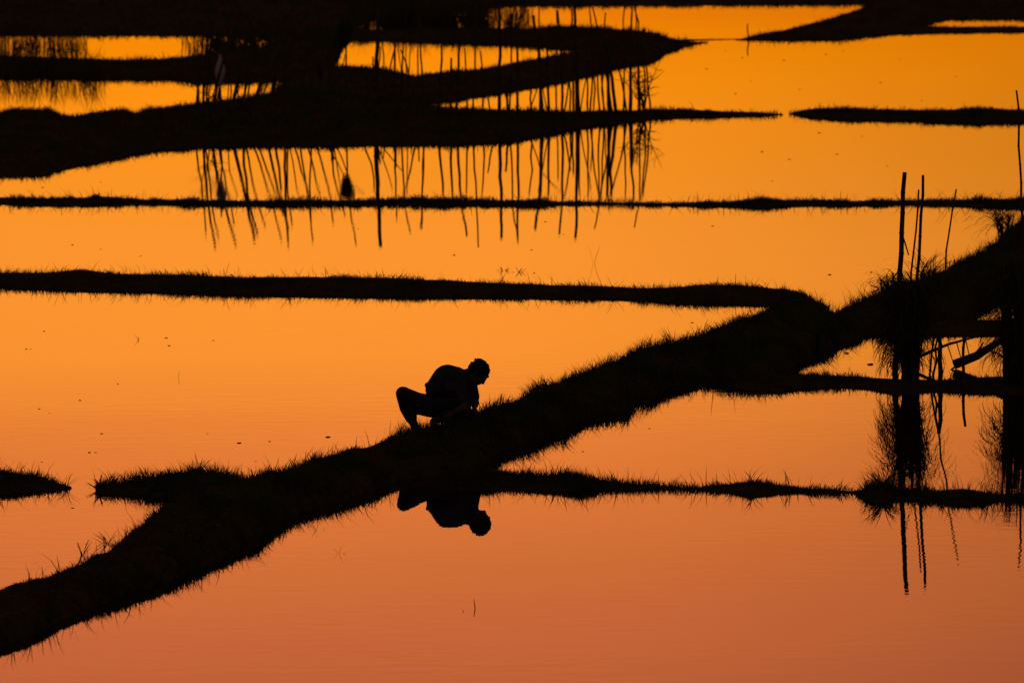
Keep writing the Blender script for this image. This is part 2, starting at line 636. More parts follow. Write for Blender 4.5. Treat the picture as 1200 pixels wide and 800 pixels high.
KB = [(520, 580), (600, 577), (640, 581), (680, 581), (720, 576), (770, 575), (790, 575), (820, 577), (850, 580), (880, 587), (910, 582),
      (950, 580), (1000, 580), (1020, 592), (1035, 594), (1050, 587), (1080, 589), (1120, 597), (1150, 595), (1170, 591), (1200, 590),
      (1500, 598)]
bund('side', "earth_bund", "narrow lumpy side bund running right from below the person", KT, KB, .11, .06, 6500,
     "scattered grass blades on the narrow lumpy side bund", step=4, tall=.02, tall_h=4.0, bw=.009, lump=.35)
bund('island', "earth_bund", "short tapering bund end at the left edge of the view", [(-260, 544), (0, 549), (20, 551), (40, 554), (60, 560), (75, 566), (85, 570)],
     [(-260, 588), (0, 585), (20, 584), (40, 582), (60, 579), (75, 576), (85, 574)], .20, .06, 5200, "grass on the tapering bund end at left", step=4, tall=.05, tall_h=3.5)
bund('spur', "earth_bund", "short grassy spur joining the diagonal bund at left", [(112, 564), (125, 562), (140, 562), (180, 556), (200, 551), (230, 547), (260, 552), (290, 558)],
     [(112, 583), (140, 584), (170, 586), (190, 590), (230, 602), (290, 606)], .18, .08, 5200, "tall tufted grass on the short spur", step=4, tall=.04, tall_h=2.6)
# right side
bund('right', "earth_bund", "high dark grassy bank rising to the right edge", [(960, 372), (976, 365), (1000, 353), (1030, 341), (1060, 329), (1090, 322), (1110, 312),
     (1140, 300), (1160, 288), (1180, 272), (1200, 256), (1300, 225), (1500, 200)],
     [(960, 424), (976, 416), (1000, 402), (1050, 398), (1100, 395), (1130, 388), (1148, 372), (1160, 366), (1180, 357), (1200, 372), (1300, 372), (1500, 372)],
     .30, .10, 1700, "rough grass on the high bank at right", step=5, tall=.03, tall_h=3.2)
bund('shelf', "earth_bund", "low mud shelf under the high bank at right", [(1060, 376), (1100, 375), (1150, 373), (1200, 374), (1500, 374)],
     [(1060, 397), (1100, 397), (1150, 397), (1200, 397), (1500, 400)], .10, .05, 1500, "short grass on the mud shelf at right")
bund('strip', "earth_bund", "grassy strip of bund carrying the reed clumps at right", [(862, 444), (935, 436), (1000, 439), (1050, 442), (1100, 443), (1150, 440), (1200, 438), (1500, 438)],
     [(862, 457), (880, 460), (910, 464), (940, 460), (990, 457), (1020, 460), (1050, 466), (1100, 462), (1150, 465), (1200, 465), (1500, 466)], .11, .05, 2200,
     "short grass on the strip below the reed clumps", step=5, tall=.03, tall_h=3.0)
# far banks
bund('low_lobe', "earth_bank", "wide dark far bank where the bamboo stakes stand", [(-300, 130), (0, 132), (12, 128), (60, 128), (66, 134), (95, 136), (104, 131), (148, 128), (157, 133), (172, 127),
     (190, 126), (220, 122), (260, 117), (290, 114), (320, 108), (350, 104), (420, 112), (480, 118), (530, 126), (600, 128), (680, 129), (740, 128), (770, 126), (800, 126.5),
     (850, 129), (890, 130), (908, 132), (917, 134)],
     [(-300, 218), (0, 210), (50, 208), (75, 200), (100, 195), (130, 190), (150, 185), (180, 180), (210, 178), (240, 176), (300, 174), (400, 173), (480, 173),
      (560, 172), (600, 170), (640, 162), (680, 154), (720, 148), (760, 143), (800, 141), (850, 140), (890, 139), (908, 137), (917, 135.2)], .22, .07, 800,
     "short grass over the wide far bank", step=7, bw=.014, nv=27, tall=.015, tall_h=3)
bund('up_lobe', "earth_bank", "dark curving far bank between two strips of lit water", [(325, 100), (350, 90), (380, 78), (400, 76), (450, 79), (487, 88), (510, 84),
     (550, 81), (580, 77), (610, 71), (640, 66), (680, 59), (740, 50), (780, 46), (800, 47), (826, 49)],
     [(325, 116), (350, 122), (420, 124), (480, 124), (530, 122), (560, 116), (600, 110), (640, 103), (670, 97), (700, 90), (730, 82), (760, 78), (770, 74), (780, 66),
      (800, 58), (826, 51)], .22, .07, 420, "short grass over the curving far bank", bw=.014, nv=21)
bund('up_strip', "earth_bank", "long dark far bank strip above the curving bank", [(-300, 62), (0, 64), (100, 67), (150, 69), (210, 66), (240, 62), (300, 56), (340, 48), (380, 34), (500, 33), (620, 32), (650, 29), (700, 31), (740, 34), (770, 37), (785, 44), (812, 47)],
     [(-300, 96), (0, 95), (60, 95), (110, 97), (160, 97), (200, 97), (230, 101), (300, 99), (330, 97), (345, 106), (380, 92), (394, 76), (402, 53), (410, 50), (500, 53), (560, 55), (620, 58), (680, 62), (760, 56), (785, 52), (812, 49)],
     .22, .09, 420, "ragged grass over the long far bank strip", bw=.015, nv=19, tall=.03)
bund('link', "earth_bund", "hair thin mud ridge linking the two far banks", [(800, 45.6), (860, 45.4), (900, 44)], [(800, 49), (860, 47.6), (900, 47.4)], .05, .03, 600,
     "few grass blades on the hair thin ridge", bw=.012)
bund('wedge', "earth_bank", "wedge shaped dark bank at the far right", [(862, 46), (872, 44), (885, 40), (900, 37), (920, 34), (950, 27), (980, 19), (1000, 13), (1030, 2), (1060, -6), (1500, -8)],
     [(862, 48), (872, 49), (900, 50), (940, 50), (980, 50), (1000, 48), (1040, 43), (1090, 30), (1110, 25), (1500, 25)], .22, .07, 420,
     "short grass over the wedge shaped far bank", bw=.015, nv=19)
bund('wedge_foot', "earth_bund", "low mud strip along the foot of the far right bank", [(1020, 31), (1100, 30.5), (1500, 30)], [(1020, 45), (1040, 43), (1100, 41), (1200, 40), (1500, 40)], .10, .05, 500,
     "short grass on the far right mud strip", bw=.014)
bund('dash', "earth_bund", "short thick far bund at right with a pointed left end", [(924, 133), (934, 129), (950, 126.5), (970, 125.5), (1000, 126), (1060, 128), (1100, 128), (1150, 126), (1200, 128), (1500, 127)],
     [(924, 134.6), (936, 138), (950, 141), (990, 144), (1060, 144), (1100, 146), (1150, 148), (1200, 147), (1500, 148)], (.15), .06, 2200,
     "short grass on the thick far bund at right", step=5, bw=.012, tall=.02, tall_h=3)
bund('rim', "earth_bank", "dark rim of the farmland beyond the last water", [(-500, -70), (1700, -70)],
     [(-500, 43), (0, 42), (230, 42), (330, 44), (402, 44), (418, 30), (445, 20), (520, 15), (600, 9), (1000, 7), (1700, 7)], .24, .09, 200,
     "rough grass along the far rim", step=14, bw=.02, nv=31, tall=.02)


def surf(key, X, Y):
    """height of a bund near (X, Y)"""
    V = BUNDS[key].reshape(-1, 3)
    d = (V[:, 0] - X) ** 2 + (V[:, 1] - Y) ** 2
    k = np.argsort(d)[:4]
    w = 1 / (d[k] + 1e-4)
    return float((V[k, 2] * w).sum() / w.sum())


def land(X, Y):
    """highest bund surface near (X, Y), else the paddy bed"""
    z = -.12
    for key, V in BUNDS.items():
        V2 = V.reshape(-1, 3)
        d = (V2[:, 0] - X) ** 2 + (V2[:, 1] - Y) ** 2
        k = int(np.argmin(d))
        if d[k] < .35:
            z = max(z, surf(key, X, Y))
    return z


# ------------------------------------------------------------------ the person crouching on the bund
best = None
for yy in np.arange(540, 508, -.5):
    g_ = ground(505, yy)
    z_ = surf('main', g_[0], g_[1])
    e_ = abs(row((g_[0], g_[1], z_)) - 506.0)
    if best is None or e_ < best[0]:
        best = (e_, g_[0], g_[1], z_)
PX, PY_, PZ = best[1:]
person = empty("person", (PX, PY_, PZ))
tag(person, "person crouching on the diagonal bund, head bowed and hands reaching down to the grass", "person")


def gz(x, y):
    return surf('main', PX + x, PY_ + y) - PZ


def q(x, zi, y):
    """a joint from its height as seen (zi) and its depth y"""
    return (x, y, (zi - .087 * y) / .996)


body = MB()
hipR, hipL = q(.03, .285, .02), q(.17, .29, .14)
kneeR, kneeL = q(-.308, .432, -.22), q(.385, .235, -.20)
ankR, ankL = (-.150, -.12, gz(-.15, -.12) + .085), (.030, -.05, gz(.030, -.05) + .085)
body.chain([hipR, tuple((np.array(hipR) + np.array(kneeR)) / 2 + np.array([0, 0, -.035])), kneeR], [.118, .112, .072])
body.chain([kneeR, tuple(np.array(kneeR) * .62 + np.array(ankR) * .38 + np.array([-.016, .02, 0])), ankR], [.066, .066, .040])
body.chain([hipL, tuple((np.array(hipL) + np.array(kneeL)) / 2 + np.array([0, 0, .01])), kneeL], [.115, .092, .066])
body.chain([kneeL, tuple(np.array(kneeL) * .62 + np.array(ankL) * .38 + np.array([0, .02, 0])), ankL], [.064, .060, .038])
for ank, tdir in ((ankR, (-.085, -.17)), (ankL, (.02, -.19))):
    a = np.array(ank)
    tt = np.array([a[0] + tdir[0], a[1] + tdir[1], gz(a[0] + tdir[0], a[1] + tdir[1]) + .03])
    heel = a + (a - tt) * .25
    heel[2] = gz(heel[0], heel[1]) + .038
    body.chain([heel, a * .5 + tt * .5 + np.array([0, 0, .006]), tt], [.038, .040, .026])
    body.cap(a, heel, .038, .036)
    d = (tt - a)
    d[2] = 0
    d /= np.linalg.norm(d)
    sd_ = np.array([-d[1], d[0], 0])
    for k, L in enumerate((.045, .042, .038, .034, .028)):
        p0 = tt + sd_ * (-.034 + .017 * k)
        body.cap(p0, p0 + d * L + np.array([0, 0, -.006]), .012 - .001 * k, .009)
# trunk
body.chain([q(.09, .33, .07), q(.12, .45, .05), q(.20, .57, .02), q(.32, .59, -.03)], [.13, .13, .14, .125])
body.cap(q(.04, .29, .05), q(.16, .29, .13), .11, .11)
shR, shL = q(.335, .545, -.17), q(.445, .540, .09)
body.chain([shR, q(.36, .575, -.05), shL], [.068, .09, .065])
# neck and head, face turned right and down
body.chain([q(.38, .60, -.05), q(.50, .63, -.075)], [.074, .066])
hc = np.array(q(.552, .648, -.09))
fwd = np.array([.56, -.12, -.82])
fwd /= np.linalg.norm(fwd)
sidev = np.cross(fwd, [0, 0, 1])
sidev /= np.linalg.norm(sidev)
upv = np.cross(sidev, fwd)
AX = np.stack([sidev, fwd, upv])


def hp(s, f, u):
    return hc + (sidev * s + fwd * f + upv * u) * 1.04


body.blob(hp(0, -.01, .02), (.076, .098, .100), AX)
body.blob(hp(0, .03, -.055), (.057, .064, .070), AX)
body.blob(hp(0, .075, -.098), (.026, .022, .020), AX)          # chin
body.blob(hp(0, .045, -.020), (.058, .052, .070), AX)          # middle of the face
body.cap(hp(0, .090, .014), hp(0, .110, -.030), .009, .013)    # nose
body.cap(hp(0, .088, .000), hp(0, .095, -.030), .014, .018)
for sg in (-1, 1):
    body.blob(hp(.014 * sg, .097, -.034), (.009, .012, .008), AX)
body.blob(hp(0, .093, -.058), (.024, .011, .008), AX)          # upper lip
body.blob(hp(0, .090, -.071), (.021, .010, .008), AX)          # lower lip
body.blob(hp(0, .078, .030), (.050, .016, .011), AX)           # brow
for sg in (-1, 1):
    body.blob(hp(.078 * sg, -.012, -.010), (.012, .022, .034), AX)
    body.blob(hp(.038 * sg, .066, -.022), (.024, .02, .02), AX)
# arms
elR, elL = q(.375, .27, -.29), q(.502, .325, .03)
hdR = (.265, -.25, gz(.265, -.25) + .13)
hdL = (.490, -.03, gz(.49, -.03) + .13)
for sh, el, hd in ((shR, elR, hdR), (shL, elL, hdL)):
    body.chain([sh, tuple((np.array(sh) + np.array(el)) / 2), el], [.060, .052, .043])
    body.chain([el, tuple(np.array(el) * .6 + np.array(hd) * .4), hd], [.043, .042, .027])
    h0 = np.array(hd)
    dr = h0 - np.array(el)
    dr /= np.linalg.norm(dr)
    dr = dr * .8 + np.array([.15, -.1, -.1])
    dr /= np.linalg.norm(dr)
    sx = np.cross(dr, [0, 1.0, .2])
    sx /= np.linalg.norm(sx)
    pn = np.cross(sx, dr)
    body.chain([h0, h0 + dr * .045, h0 + dr * .085], [.026, .032, .030])
    body.cap(h0 + dr * .04 - sx * .018, h0 + dr * .085 - sx * .028, .02, .014)
    body.cap(h0 + dr * .04 + sx * .018, h0 + dr * .085 + sx * .028, .02, .014)
    for k, L in enumerate((.068, .076, .070, .056)):
        q0 = h0 + dr * (.09 - .004 * abs(k - 1)) + sx * (-.033 + .022 * k)
        q1 = q0 + dr * L * .5 + pn * .006 * (1 + .3 * k) + sx * (-.009 + .006 * k)
        q2 = q1 + dr * L * .32 + pn * .018
        q3 = q2 + dr * L * .15 + pn * .018
        body.chain([q0, q1, q2, q3], [.0092, .0088, .0078, .0066])
    q0 = h0 + dr * .03 - sx * .03
    q1 = q0 + dr * .03 - sx * .026 + pn * .01
    q2 = q1 + dr * .032 - sx * .004 + pn * .012
    body.chain([q0, q1, q2], [.013, .011, .008])
bo = body.build("body", M_SKIN, person)
bake(bo, [('REMESH', dict(mode='VOXEL', voxel_size=.005)), ('SMOOTH', dict(factor=.5, iterations=3))])
# eyes
for sg in (-1, 1):
    MB().blob(hp(.031 * sg, .083, .008), (.011, .009, .004), AX).build("eye", M_EYE, person)
# hair: cap with a ruffled outline
hair = MB()
hair.blob(hp(0, -.022, .034), (.088, .104, .100), AX)
hair.blob(hp(0, -.068, -.012), (.080, .085, .085), AX)
for k in range(40):      # tousled tufts
    v = RNG.normal(size=3)
    v /= np.linalg.norm(v)
    if v[2] < -.35:
        continue
    p0 = hp(.078 * v[0], -.03 + .10 * v[1], .030 + .090 * v[2])
    p1 = hp(.098 * v[0], -.036 + .128 * v[1], .034 + .116 * v[2]) + RNG.normal(size=3) * .012
    hair.cap(p0, p0 * .45 + p1 * .55, .019, .014)
for k in range(170):
    v = RNG.normal(size=3)
    v /= np.linalg.norm(v)
    if v[1] > .55 and v[2] < .45 or v[2] < -.55:
        continue
    p = hp(.080 * v[0], -.036 + .108 * v[1], .030 + .094 * v[2])
    hair.blob(p, tuple(RNG.uniform(.010, .021, 3)), nu=8, nv=6)
ho = hair.build("hair", M_HAIR, person)
bake(ho, [('REMESH', dict(mode='VOXEL', voxel_size=.006)), ('SMOOTH', dict(factor=.4, iterations=2))])
# shirt: loose, hem riding up at the back, short sleeves
sh_ = MB()
sh_.chain([q(.108, .470, .05), q(.192, .578, .02), q(.275, .570, -.005), q(.355, .555, -.04)], [.168, .178, .164, .132])
sh_.chain([shR, q(.365, .572, -.05), shL], [.088, .112, .085])
sh_.cap(q(-.035, .525, .03), q(.02, .45, .03), .032, .06)            # hem riding up at the back
sh_.cap(q(.14, .34, -.03), q(.36, .36, -.06), .13, .13)
sh_.chain([q(.36, .60, -.05), q(.42, .63, -.06)], [.095, .078])         # collar              # front hanging loose
for sh, el in ((shR, elR), (shL, elL)):
    sh_.cap(sh, tuple(np.array(sh) * .3 + np.array(el) * .7), .078, .066)
for k in range(16):      # folds
    p = np.array(q(.13, .46, -.02)) + RNG.uniform(0, 1) * np.array([.16, -.07, .08]) + RNG.normal(size=3) * .03
    d = RNG.normal(size=3) * .05
    sh_.cap(p, p + d, .10, .09)
so = sh_.build("shirt", M_SHIRT, person)
bake(so, [('REMESH', dict(mode='VOXEL', voxel_size=.008)), ('SMOOTH', dict(factor=.5, iterations=4))])
# trousers rolled to the knee
tr_ = MB()
tr_.cap(q(.035, .295, .05), q(.17, .295, .13), .125, .125)
for hip, kn, an in ((hipR, kneeR, ankR), (hipL, kneeL, ankL)):
    hip, kn, an = np.array(hip), np.array(kn), np.array(an)
    tr_.chain([hip, (hip + kn) / 2 + np.array([0, 0, -.04]), kn * .96 + hip * .04], [.130, .126, .084])
    out_ = -.016 if kn[0] < 0 else .008
    tr_.chain([kn, kn * .62 + an * .38 + np.array([out_, .018, 0]), kn * .36 + an * .64 + np.array([out_ * .6, .014, 0])], [.080, .082, .068])
tr_.cap(q(.085, .33, .07), q(.105, .42, .05), .145, .14)
to = tr_.build("trousers", M_SHORTS, person)
bake(to, [('REMESH', dict(mode='VOXEL', voxel_size=.008)), ('SMOOTH', dict(factor=.5, iterations=4))])

# ------------------------------------------------------------------ bamboo stakes on the far bank
STAKES = []      # (x_up, y_up, [(x, y) ... tip]) in the mirror image; thickness


def z5(u, v):
    return 220 + u / 4.286, 160 + v / 4.286


def z6(u, v):
    return 480 + u / 4.0, 120 + v / 4.0


A5 = [([(45, 80), (75, 300), (92, 495)], 1), ([(80, 80), (105, 370), (140, 560)], 2), ([(95, 90), (125, 380), (155, 515)], 1),
      ([(130, 70), (165, 290), (190, 360), (240, 545)], 2), ([(160, 70), (205, 300), (235, 440)], 1), ([(205, 70), (212, 180), (255, 305)], 0),
      ([(240, 80), (290, 300), (335, 525)], 3), ([(275, 70), (310, 350), (355, 495)], 2), ([(300, 80), (340, 300), (390, 455)], 1),
      ([(340, 70), (420, 320), (475, 525)], 1), ([(365, 70), (440, 300), (480, 390)], 1), ([(405, 60), (460, 290), (510, 470)], 2),
      ([(445, 60), (470, 280)], 2), ([(485, 60), (490, 350), (503, 550)], 2), ([(500, 60), (500, 300), (528, 455)], 1),
      ([(515, 70), (560, 310)], 0), ([(540, 60), (575, 180), (612, 310)], 1), ([(565, 60), (615, 370), (620, 420)], 1),
      ([(605, 60), (640, 190), (665, 300)], 1), ([(620, 60), (612, 300), (625, 530)], 1), ([(650, 60), (705, 250), (733, 440)], 1),
      ([(715, 60), (750, 280), (790, 395)], 1), ([(735, 60), (752, 160), (775, 290)], 0), ([(710, 60), (780, 180), (800, 260)], 0),
      ([(890, 60), (935, 170), (935, 275)], 1), ([(965, 70), (1000, 170), (1030, 270)], 0), ([(985, 60), (1085, 180)], 0),
      ([(1040, 60), (1045, 290), (1050, 415)], 1), ([(1075, 60), (1090, 350), (1117, 490)], 1), ([(1105, 60), (1100, 300)], 0),
      ([(1140, 60), (1110, 200), (1080, 300)], 1), ([(1185, 60), (1180, 250), (1172, 465)], 1), ([(830, 250), (890, 290)], 0)]
A6 = [([(65, 210), (60, 400), (55, 600)], 1), ([(25, 220), (0, 330)], 1), ([(140, 210), (158, 450)], 2), ([(195, 210), (200, 450)], 2),
      ([(225, 210), (240, 440), (268, 625)], 2), ([(270, 210), (265, 440)], 1), ([(300, 210), (312, 440), (320, 680)], 1), ([(347, 220), (340, 440)], 1),
      ([(385, 210), (365, 330)], 1), ([(422, 210), (428, 400), (432, 640)], 3), ([(458, 205), (450, 325)], 2), ([(475, 200), (482, 330), (478, 440), (508, 660)], 1),
      ([(510, 200), (508, 640)], 2), ([(570, 190), (572, 330), (560, 440)], 1), ([(575, 200), (620, 330), (720, 430)], 0), ([(617, 180), (612, 450), (585, 600)], 3),
      ([(652, 170), (652, 450)], 2), ([(645, 200), (600, 430)], 0), ([(716, 150), (715, 450), (703, 620)], 2), ([(730, 170), (755, 320)], 1),
      ([(757, 140), (748, 330), (725, 450)], 1), ([(785, 130), (782, 480), (778, 640)], 3), ([(797, 130), (795, 450)], 1), ([(805, 150), (850, 415)], 0),
      ([(835, 130), (838, 460)], 1), ([(850, 130), (862, 300), (890, 450)], 1), ([(890, 115), (885, 450)], 1), ([(908, 110), (905, 300), (895, 460)], 1),
      ([(938, 110), (925, 460)], 3), ([(965, 110), (940, 330), (945, 450)], 3), ([(1015, 110), (985, 300), (940, 440)], 1), ([(1005, 150), (1012, 450)], 1),
      ([(1035, 190), (1050, 460)], 2), ([(1080, 90), (1078, 300), (1080, 460), (1055, 585)], 1), ([(1100, 85), (1105, 250), (1085, 450)], 1),
      ([(1125, 80), (1118, 250), (1095, 440)], 1), ([(895, 440), (868, 595)], 1), ([(1042, 150), (1045, 300)], 0)]
RADS = [.013, .019, .027, .036]


def stake(path, thick, yb, label, group, name="bamboo_stake", mirror=True, cat="stake", rad=None, extra=None):
    """a stake given by its (mirrored) outline in the vertical plane through its base row yb"""
    x0, y0 = path[0]
    x1, y1 = path[1]
    xb = x0 + (x1 - x0) * (yb - y0) / (y1 - y0) if abs(y1 - y0) > 8 else x0
    xb = max(min(xb, x0 + 25), x0 - 25)
    gb = ground(xb, yb)
    Y = gb[1]
    z0 = land(gb[0], Y)
    pts = [np.array([gb[0], Y, z0 - .12])]
    pp = []
    for (x, y) in path:
        w = on_plane(x, y, Y)
        if mirror:
            w[2] = -w[2]
        pp.append(w)
    for w in pp:
        if w[2] > pts[-1][2] + .06:
            pts.append(w)
    if len(pts) < 2:
        return None
    # resample with slight natural wobble and nodes
    P = np.array(pts)
    L = np.concatenate([[0], np.cumsum(np.linalg.norm(np.diff(P, axis=0), axis=1))])
    n = max(6, int(L[-1] / .22))
    s = np.linspace(0, L[-1], n)
    Q = np.stack([np.interp(s, L, P[:, k]) for k in range(3)], -1)
    Q[1:, :2] += RNG.normal(size=(n - 1, 2)) * .008
    lean_y = RNG.normal() * .05
    Q[:, 1] += lean_y * (s / L[-1]) * L[-1] * .3
    r0 = RADS[thick] if rad is None else rad
    root = Vector(Q[0])
    mb = MB()
    pts2, rad2 = [], []
    for i in range(n):
        f = i / (n - 1)
        r = r0 * (1.08 - .35 * f)
        q = Q[i] - Q[0]
        if 0 < i < n - 1:                      # a bamboo node: a small ring
            d = (Q[i + 1] - Q[i - 1])
            d /= np.linalg.norm(d)
            pts2 += [q - d * .012, q, q + d * .012]
            rad2 += [r, r * 1.22, r]
        else:
            pts2.append(q)
            rad2.append(r)
    mb.tube(pts2, rad2, 7)
    if extra:
        extra(mb, Q - Q[0], r0)
    o = mb.build(name, M_BAMBOO)
    o.location = root
    tag(o, label, cat, group)
    return o


GRP = "bamboo stakes crowded on the far bank"


def cls(path, thick):
    dx = path[-1][0] - path[0][0]
    dy = path[-1][1] - path[0][1]
    sl = dx / dy
    w = {0: "very thin", 1: "thin", 2: "medium thick", 3: "stout"}[thick]
    if sl > .10:
        d = "leaning right"
    elif sl < -.10:
        d = "leaning left"
    else:
        d = "standing upright"
    hgt = "tall" if path[-1][1] > 246 else "short"
    return f"{hgt} {w} stake {d}"


ORD = "first second third fourth fifth sixth seventh eighth ninth tenth eleventh twelfth thirteenth fourteenth fifteenth".split()


def single_out(items, zone, tail=""):
    """items: (x, description, object): an own label for each, counted from the left only where look and zone are the same"""
    seen = {}
    for x, d, o in sorted(items, key=lambda r: r[0]):
        seen.setdefault((d, zone(x)), []).append(o)
    for (d, zn), os_ in seen.items():
        for i, o in enumerate(os_):
            o['label'] = f"{d} {zn}{tail}" if len(os_) == 1 else f"{ORD[i]} from left, {d} {zn}{tail}"


def thicket(x):
    if x < 262:
        return "at the thicket's left end"
    if x < 330:
        return "right of the pale bag"
    if x < 405:
        return "left of the sack"
    if x < 438:
        return "between sack and stoutest stake"
    if x < 520:
        return "right of the stoutest stake"
    if x < 600:
        return "in the sparse middle"
    if x < 690:
        return "right of the middle"
    return "by the right twiggy shrub"


PEND = []
for conv, lst in ((z5, A5), (z6, A6)):
    for path, th in lst:
        p = [conv(*q) for q in path]
        x = p[0][0]
        lim = np.interp(x, [220, 560, 600, 640, 680, 720, 760], [158, 158, 154, 148, 143, 139, 136])
        yb = lim - RNG.uniform(0, 18 if x < 600 else 6)
        o = stake(p, th, yb, cls(p, th), GRP)
        if o:
            PEND.append((p[0][0], cls(p, th), o))
# the thickest one, and the one with a sack
stake([z5(945, 60), z5(955, 300), z5(972, 555)], 3, 150, "stoutest and tallest bare stake, nearly upright, right of the stake wrapped in a sack", GRP, rad=.047)
SK = stake([z5(800, 60), z5(805, 300), z5(845, 545)], 1, 130, "bare stake with a dark sack tied around it high up", GRP)
single_out(PEND, thicket)
# more stakes further back, whose mirror images fall on dark bank
PEND = []
for x, yb, ytop, th, ln in ((384, 118, 48, 1, 6), (392, 120, 50, 1, -5), (430, 122, 52, 2, 14), (437, 118, 55, 1, 10), (447, 120, 54, 1, 16), (455, 118, 50, 1, -8),
                            (461, 122, 48, 2, 2), (474, 118, 55, 0, -7), (478, 118, 54, 0, 3), (490, 120, 50, 1, -1), (632, 112, 9, 1, 0), (652, 112, 12, 1, 1), (672, 108, 10, 2, -2), (697, 104, 8, 1, -6),
                            (706, 104, 15, 1, 3), (731, 100, 8, 1, 0), (739, 98, 8, 2, 1), (748, 100, 9, 1, -3), (232, 136, 100, 3, 0), (243, 134, 98, 1, 3), (256, 132, 92, 2, 2),
                            (268, 132, 96, 1, 4), (277, 130, 98, 1, 3), (300, 128, 92, 2, 6), (318, 126, 92, 2, 5), (330, 124, 95, 1, 4)):
    tall_ = "taller" if ytop < 30 else ("stubby" if yb - ytop < 45 else "mid height")
    o = stake([(x, yb), (x + ln * .5, (yb + ytop) / 2), (x + ln, ytop)], th, yb, "bare stake", "bare stakes at the back of the thicket", mirror=False)
    PEND.append((x, f"{tall_} {'leaning' if abs(ln) > 4 else 'upright'} back row stake", o))
single_out(PEND, lambda x: "by the pale bag" if x < 345 else ("behind the sack" if x < 420 else ("against the pool right of the sack" if x < 600 else "against the top bright strip")))

# sack, bag and rag tied to stakes
Yk = SK.location.y
c = on_plane(406, 227, Yk)
c[2] = -c[2]
sack = empty("sack", (c[0], Yk, c[2]))
tag(sack, "dark bulging sack tied high around a bare stake", "sack")
mb = MB()
mb.blob((0.02, 0, .02), (.17, .15, .19), noise=.06)
mb.blob((0, 0, -.22), (.105, .095, .19), noise=.06)
mb.blob((0.01, 0, -.09), (.13, .12, .16), noise=.05)
so = mb.build("cloth", M_SACK, sack)
bake(so, [('REMESH', dict(mode='VOXEL', voxel_size=.015)), ('SMOOTH', dict(factor=.5, iterations=3))])
tie = MB()
tie.tube([(.118 * math.cos(a), .108 * math.sin(a), -.17) for a in np.linspace(0, 2 * math.pi, 17)], [.012] * 17, 6)
tie.build("tie", M_WOOD, sack)


def hung(name, label, cat, px, py0, py1, wpx, yb, m):
    Y = ground(px, yb)[1]
    a, b_ = on_plane(px, py0, Y), on_plane(px, py1, Y)
    s = FPX / (Y * CP)
    H_ = a[2] - b_[2]
    R_ = wpx / s / 2
    root = empty(name, (a[0], Y - .05, a[2]))
    tag(root, label, cat)
    prof = [(0, .06), (.12, .25), (.3, .62), (.5, 1.0), (.68, .9), (.8, .55), (.9, .35), (1.0, .5)]
    mb = MB()
    seg = 18
    for f, r in prof:
        for k in range(seg):
            th = 2 * math.pi * k / seg
            rr = R_ * r * (1 + .16 * math.sin(5 * th + f * 4) + .08 * math.sin(9 * th))
            mb.v.append(np.array([rr * math.cos(th) - .12 * R_ * f, rr * .65 * math.sin(th), -H_ * f]))
    for i in range(len(prof) - 1):
        for k in range(seg):
            k2 = (k + 1) % seg
            mb.q.append((i * seg + k, i * seg + k2, (i + 1) * seg + k2, (i + 1) * seg + k))
    for i in (0, len(prof) - 1):
        cidx = len(mb.v)
        mb.v.append(np.array([0, 0, -H_ * prof[i][0]]))
        for k in range(seg):
            mb.t.append((cidx, i * seg + k, i * seg + (k + 1) % seg))
    o = mb.build("bag_skin", m, root)
    bake(o, [('SUBSURF', dict(levels=1, render_levels=1))])
    k = MB()
    k.tube([(R_ * .3 * math.cos(a_), .05 * math.sin(a_) + .03, -.03) for a_ in np.linspace(0, 2 * math.pi, 13)], [.008] * 13, 6)
    k.build("knot", m, root)
    return root


hung("plastic_bag", "pale drop shaped plastic bag hanging on a stake in front of the dark far bank", "bag", 258, 63, 101, 13, 156, M_BAG)
stake([(259, 156), (258, 100), (257.5, 58)], 1, 156, "short bare stake holding up the pale plastic bag", GRP, mirror=False)
hung("rag", "small faded rag caught between stakes, right of the pale bag", "rag", 375, 74, 93, 9, 104, M_SACK)
stake([(377, 104), (376, 90), (375, 68)], 1, 104, "short bare stake holding the small faded rag", GRP, mirror=False)

# brush with bare twigs at the right end of the stakes
def brush(px, py, H_, spread, n, label):
    g_ = ground(px, py)
    z = land(g_[0], g_[1])
    root = empty("bare_shrub", (g_[0], g_[1], z))
    tag(root, label, "shrub")
    st, tw = MB(), MB()
    for k in range(n):
        az = RNG.uniform(0, 2 * math.pi)
        L = H_ * RNG.uniform(.6, 1.0)
        ln = spread * RNG.uniform(.3, 1.0)
        pts = []
        for i in range(6):
            f = i / 5
            pts.append(np.array([math.cos(az) * ln * f ** 1.4, math.sin(az) * ln * f ** 1.4, L * f - .05]) + RNG.normal(size=3) * .02 * (f > 0))
        st.tube(pts, [.014 * (1 - .7 * i / 5) for i in range(6)], 5)
        for j in range(9):
            i = RNG.integers(2, 5)
            p = pts[i]
            a2 = RNG.uniform(0, 2 * math.pi)
            l2 = RNG.uniform(.12, .38)
            q = p + np.array([math.cos(a2) * l2, math.sin(a2) * l2 * .7, RNG.uniform(-.05, .22)])
            m_ = (p + q) / 2 + RNG.normal(size=3) * .02
            tw.tube([p, m_, q], [.006, .005, .003], 4)
    st.build("stem", M_WOOD, root)
    o = tw.build("twigs", M_WOOD, root)
    o['kind'] = 'stuff'
    return root


brush(755, 133, 1.25, .55, 10, "bare twiggy shrub at the right end of the stakes")
brush(248, 152, 1.9, .35, 5, "bare twiggy shrub at the left end of the stakes")

# ------------------------------------------------------------------ right-hand cluster: posts, reed clumps, log
RG = "bamboo posts beside the reed clump at right"


